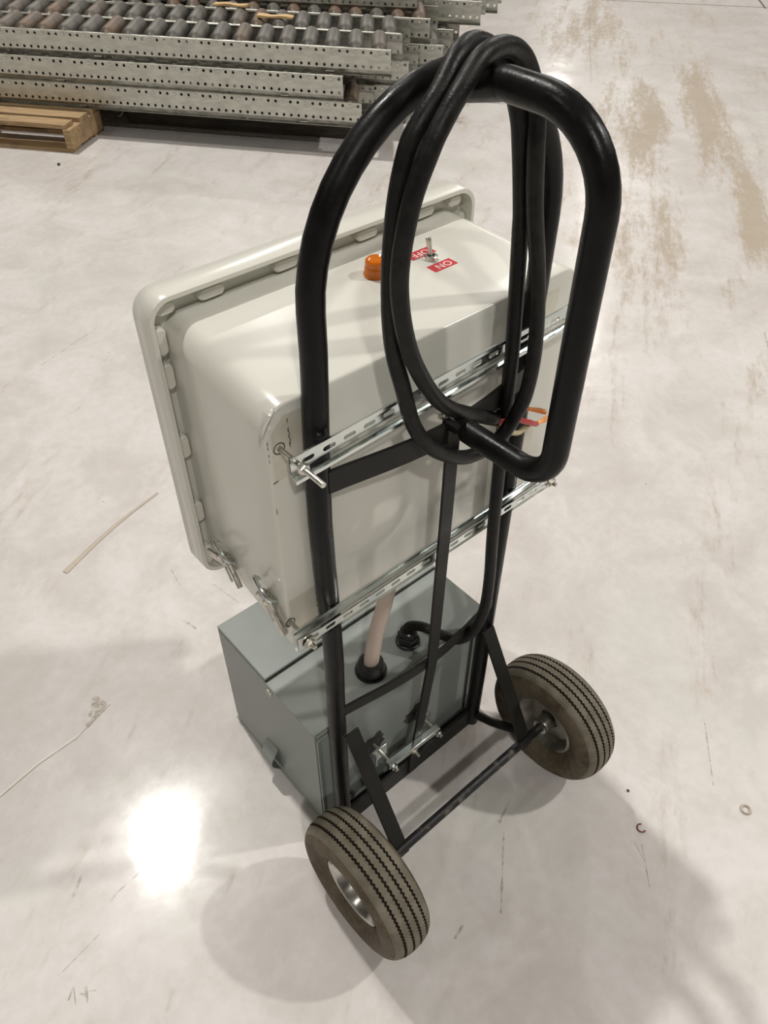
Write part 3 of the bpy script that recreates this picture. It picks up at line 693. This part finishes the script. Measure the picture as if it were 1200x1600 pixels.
# ------------------------------------------------------------------ roller conveyor sections
ANG = math.atan2(-0.790, 0.613); CA = Vector((0.613,-0.790,0)); CB = Vector((0.790,0.613,0))
PA = Vector((0.595,-0.803,0)); PB = Vector((0.803,0.595,0))     # axes the stack positions are measured along
HP = 0.0382; CL = 26*3*HP + 0.03; CH = 0.118; CWID = 0.300
def holed_web(y, dirn):
    mb = MB(); n = int(CL//HP)
    def cell(x0, x1, z0, z1, hx, hz, r):
        inner = [(hx + r*math.cos(2*math.pi*j/8), hz + r*math.sin(2*math.pi*j/8)) for j in range(8)]
        xm, zm = hx, hz
        outer = [(x1,zm),(x1,z1),(xm,z1),(x0,z1),(x0,zm),(x0,z0),(xm,z0),(x1,z0)]
        mb.add([(x,y,z) for x,z in inner]+[(x,y,z) for x,z in outer]+[(x,y+dirn*.003,z) for x,z in inner],
               [(j,(j+1)%8,8+(j+1)%8,8+j) for j in range(8)] + [(j,(j+1)%8,16+(j+1)%8,16+j) for j in range(8)])
    for k in range(n):
        x1 = -k*HP; x0 = -(k+1)*HP if k < n-1 else -CL; hx = -HP*(k+.5)
        cell(x0, x1, 0.070, 0.1165, hx, 0.102, 0.0074); cell(x0, x1, 0.029, 0.070, hx, 0.041, 0.0074)
    return mb
def rail_mesh(y, s):        # s = +1: inner side towards +y
    mb = holed_web(y, s)
    prof = [(y,0.1165),(y+s*.0015,0.118),(y+s*.013,0.118),(y+s*.013,0.1155),(y+s*.003,0.1150)]
    mb.loft([[(-CL,a,b) for a,b in prof],[(0,a,b) for a,b in prof]], False, False)
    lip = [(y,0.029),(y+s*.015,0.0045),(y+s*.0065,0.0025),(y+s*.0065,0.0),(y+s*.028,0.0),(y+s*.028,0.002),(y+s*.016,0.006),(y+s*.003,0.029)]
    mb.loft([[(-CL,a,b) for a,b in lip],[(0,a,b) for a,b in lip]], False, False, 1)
    mb.box((-CL, y+s*.0012 if s>0 else y-.0030, 0.060), (-0.0005, y+.0030 if s>0 else y-.0012, 0.084))   # stiffener behind the web, between the hole rows
    return mb
me_front = mesh_of('rail', rail_mesh(0.0, 1), [MT['galv'], MT['galv_shaded']], smooth=25)
me_back = mesh_of('rail', rail_mesh(CWID, -1), [MT['galv'], MT['galv_shaded']], smooth=25)
SK = 0.060                                   # rollers are set slightly askew between the rails
def ryaxis(y): return Vector((-SK*y/CWID, y, 0))
RAX = (-SK, CWID, 0); RLN = math.hypot(SK, CWID); RLK = RLN/CWID
rl = MB(); rl.lathe([(h*RLK, r) for h, r in ((0.017,0.012),(0.017,0.020),(0.022,0.0225),(0.028,0.031),(0.033,0.0370),(0.038,0.0385),(CWID-.041,0.0385),(CWID-.036,0.0370),(CWID-.030,0.030),(CWID-.022,0.0225),(CWID-.017,0.020),(CWID-.017,0.012))], (0,0,0), RAX, 20)
me_roller = mesh_of('roller', rl, MT['roller'], smooth=40)
axm = MB(); axm.cyl(ryaxis(-.0022), ryaxis(CWID+.0022), 0.0056, 6)
for y0, sgn in ((0.0035, 1), (CWID-.0035, -1)):
    axm.lathe([(a*sgn, r) for a, r in ((0,0.006),(0,0.0125),(0.004,0.0135),(0.0045,0.0100),(0.010,0.0100),(0.0105,0.0185),(0.0135,0.0195),(0.0138,0.012))], ryaxis(y0), RAX, 16)
me_axle = mesh_of('axle', axm, MT['bright'], smooth=40)
cbm = MB(); cbm.box((-.02,0.003,0.012),(0.02,CWID-.003,0.016)); me_cross = mesh_of('cross_member', cbm, MT['galv'], smooth=0)
G = 'roller conveyor sections stacked on the floor'
def conveyor(a, b, z, label, nroll=26, tilt=0):
    o = PA*a + PB*b
    root = thing('roller_conveyor', label, 'conveyor', (o.x, o.y, z), ANG, G)
    for nm, me in (('rail', me_front), ('rail', me_back)): part(nm, me, None, root)
    for x in (-0.30, -1.5, -2.7): part('cross_member', me_cross, None, root, loc=(x,0,0))
    for k in range(nroll):
        x = -HP*1.5 - 3*HP*k
        r = part('roller', me_roller, None, root, loc=(x,0,0.1025)); part('axle', me_axle, None, r)
    return root
Z0 = 0.135
conveyor(-0.893, 3.262, Z0, 'bottom conveyor of the front stack, resting on the pallet')
conveyor(-0.983, 3.254, Z0+CH+.0005, 'middle conveyor of the front stack, its end shortest')
conveyor(-0.750, 3.272, Z0+2*CH+.001, 'top conveyor of the front stack, nearest row of dark rollers')
b2 = 3.272+CWID+.022
conveyor(-0.80, b2-.024, Z0, 'bottom conveyor of the second stack, behind the front stack')
conveyor(-0.72, b2-.030, Z0+CH+.0005, 'middle conveyor of the second stack, behind the front stack')
conveyor(-0.768, b2-.014, Z0+2*CH+.001, 'top conveyor of second stack, its rollers under two wood scraps')
b3 = b2+CWID+.012
conveyor(-0.62, b3-.01, Z0, 'bottom conveyor of the third stack', 4)
conveyor(-0.60, b3, Z0+CH+.0005, 'second conveyor up of the third stack', 4)
conveyor(-0.677, b3+.002, Z0+2*CH+.001, 'third conveyor up of third stack, its last roller showing at the end')
conveyor(-0.762, b3+.075, Z0+3*CH+.0015, 'uppermost conveyor of the third stack, cut by the photo top')
b4 = b3+CWID+.04
conveyor(-0.60, b4, Z0, 'bottom conveyor of the fourth stack', 2)
conveyor(-0.60, b4, Z0+CH+.0005, 'second conveyor up of the fourth stack', 2)
conveyor(-0.455, b4+.02, Z0+2*CH+.001+.02, 'conveyor jutting out right behind the third stack', 4)
conveyor(-0.395, b4+.02+CWID+.012, Z0+2*CH+.021, 'farthest conveyor, only its end corner in view', 3)

# wooden scraps lying on the rollers
def scrap(a, b, z, l, label, tilt):
    o = PA*a + PB*b; root = thing('wood_strip', label, 'wood scrap', (o.x,o.y,z), ANG+tilt, 'wood scraps on the rollers')
    mb = MB(); rings = []
    for k in range(9):
        t = k/8; x = -l/2 + l*t; h = 0.010*(1+.25*math.sin(9*t+tilt*40)); w = 0.022*(1+.18*math.sin(7*t+1))
        rings.append([(x,-w,0),(x,w,0.001),(x,w*.9,h),(x,-w*.95,h*.9)])
    mb.loft(rings); part('strip', mb, MT['scrap'], root, off=(0,0,0), smooth=0)
scrap(-1.43, b2+0.035, Z0+3*CH-.016+.0435, 0.185, 'pale wood strip lying on rollers, nearer the right end', 0.03)
scrap(-1.74, b2+0.225, Z0+3*CH-.016+.0435, 0.19, 'ragged pale wood strip on rollers, under the upper conveyor edge', -0.05)

# ------------------------------------------------------------------ pallets
def pallet(a1, b0, length, depth, label):
    o = PA*a1 + PB*b0
    root = thing('wooden_pallet', label, 'pallet', (o.x,o.y,0), ANG, 'wooden pallets under the conveyors')
    H = 0.134
    def bx(name, lo, hi, jit=0.0):
        mb = MB(); x0,y0,z0 = lo; x1,y1,z1 = hi; n = 7; rings = []
        for k in range(n):
            t = k/(n-1); j = [random.uniform(-jit,jit) for _ in range(4)]; x = x0+(x1-x0)*t
            rings.append([(x,y0+j[0],z0),(x,y1+j[1],z0),(x,y1+j[1],z1+min(0,j[3])),(x,y0+j[0],z1+min(0,j[2]))])
        mb.loft(rings); return part(name, mb, MT['wood'], root, off=(0,0,0), smooth=0)
    def bl(name, lo, hi):
        return part(name, MB().box(lo, hi), MT['wood'], root, off=(0,0,0), smooth=0, bevel=0.003)
    nb = 7 if depth > .5 else 3; pit = (depth-0.09)/(nb-1)
    for k in range(nb): bx('deck_board', (-length, k*pit, H-.021), (-0.006 if k else -0.028, k*pit+.09, H), 0.003)
    for k in ((0, 3, 6) if nb == 7 else (0, 2)): bx('bottom_board', (-length, k*pit, 0.0), (-0.012, k*pit+.09, 0.018), 0.003)
    for x in (-0.042, -length/2, -length+.002): bl('stringer', (x, -0.004, 0.0185), (x+.040, depth, H-.0215))
pallet(-2.338, 2.972, 1.2, 0.33, 'weathered wooden pallet under the left part of the front stack')
pallet(-2.55, 3.40, 1.0, 1.05, 'added wooden pallet hidden behind, carrying the rear stacks')  # unseen pallet, added for support and to stop light leaking underneath

def added_runner(b, a0, a1, label):  # added timbers: block light leaking under the stacks and carry them
    o = PA*a1 + PB*b
    root = thing('added_bearer', label, 'timber', (o.x,o.y,0), ANG, 'added bearers blocking light under the conveyor stacks')
    L = a1-a0; mb = MB(); mb.box((-L,0,0),(0,0.095,0.067)); part('lower_timber', mb, MT['shaded_wood'], root, off=(0,0,0), smooth=0, bevel=0.003)
    mb = MB(); mb.box((-L+.02,0.003,0.0675),(-.01,0.092,0.1345)); part('upper_timber', mb, MT['shaded_wood'], root, off=(0,0,0), smooth=0, bevel=0.003)
added_runner(3.49, -2.28, -0.98, 'added shade-dark timber bearer blocking light under the front stack')
added_runner(3.80, -2.45, -0.78, 'added timber bearer blocking light under the second and third stacks')
added_runner(4.35, -2.45, -0.80, 'added rear timber bearer blocking light under the fourth stack')

# ------------------------------------------------------------------ litter on the floor
st = thing('plastic_strip', 'thin clear plastic strip lying on the floor left of the truck', 'plastic strip', (-0.135,1.02,0))
mb = MB(); P0, P1 = Vector((-0.297,0.966,0.0016)), Vector((0.027,1.078,0.0016)); d_ = (P1-P0).normalized(); nn = Vector((-d_.y,d_.x,0)); rings = []
for k in range(25):
    t = k/24; c = P0.lerp(P1, t) + nn*0.010*math.sin(math.pi*t); w = 0.0075*(1-.55*t); h = 0.0014
    rings.append([c-nn*w-Vector((0,0,h)), c+nn*w-Vector((0,0,h)), c+nn*w+Vector((0,0,h*.2)), c+nn*w*.6+Vector((0,0,h)), c-nn*w*.6+Vector((0,0,h)), c-nn*w+Vector((0,0,h*.2))])
mb.loft(rings); part('strip', mb, MT['clear'], st)
rg = tag(part('plastic_ring', MB().tube([(0.443+.0085*math.cos(a), -0.49+.0085*math.sin(a), .0022) for a in [2*math.pi*j/24 for j in range(24)]], .0022, 8, True), MT['clear']), 'tiny clear plastic ring lying on bare floor at right', 'ring')
ch = tag(part('plastic_curl', MB().tube([(0.257+.008*math.cos(a), -0.378+.008*math.sin(a), .0014) for a in [4.3*j/16+.6 for j in range(17)]], .0013, 6), MT['rust_red']), 'tiny red-brown curl of plastic on the floor beside the shadow', 'plastic curl')
for (x, y, r, lab) in ((0.327,-0.196,.0035,'dark grit crumb just behind the far wheel'), (0.86,3.55,.008,'dark grit crumb in front of the pallet'), (0.30,-.315,.003,'dark grit crumb right of the red-brown curl')):
    b = MB(); rings = []
    for k in range(5):
        t = k/4; rr = r*math.sin(math.pi*(0.08+0.84*t)); rings.append([(x+rr*math.cos(a)*random.uniform(.75,1.2), y+rr*math.sin(a)*random.uniform(.75,1.2), r*1.4*t) for a in [2*math.pi*j/8 for j in range(8)]])
    tag(part('grit', b.loft(rings), MT['pebble']), lab, 'grit', 'grit on the floor')
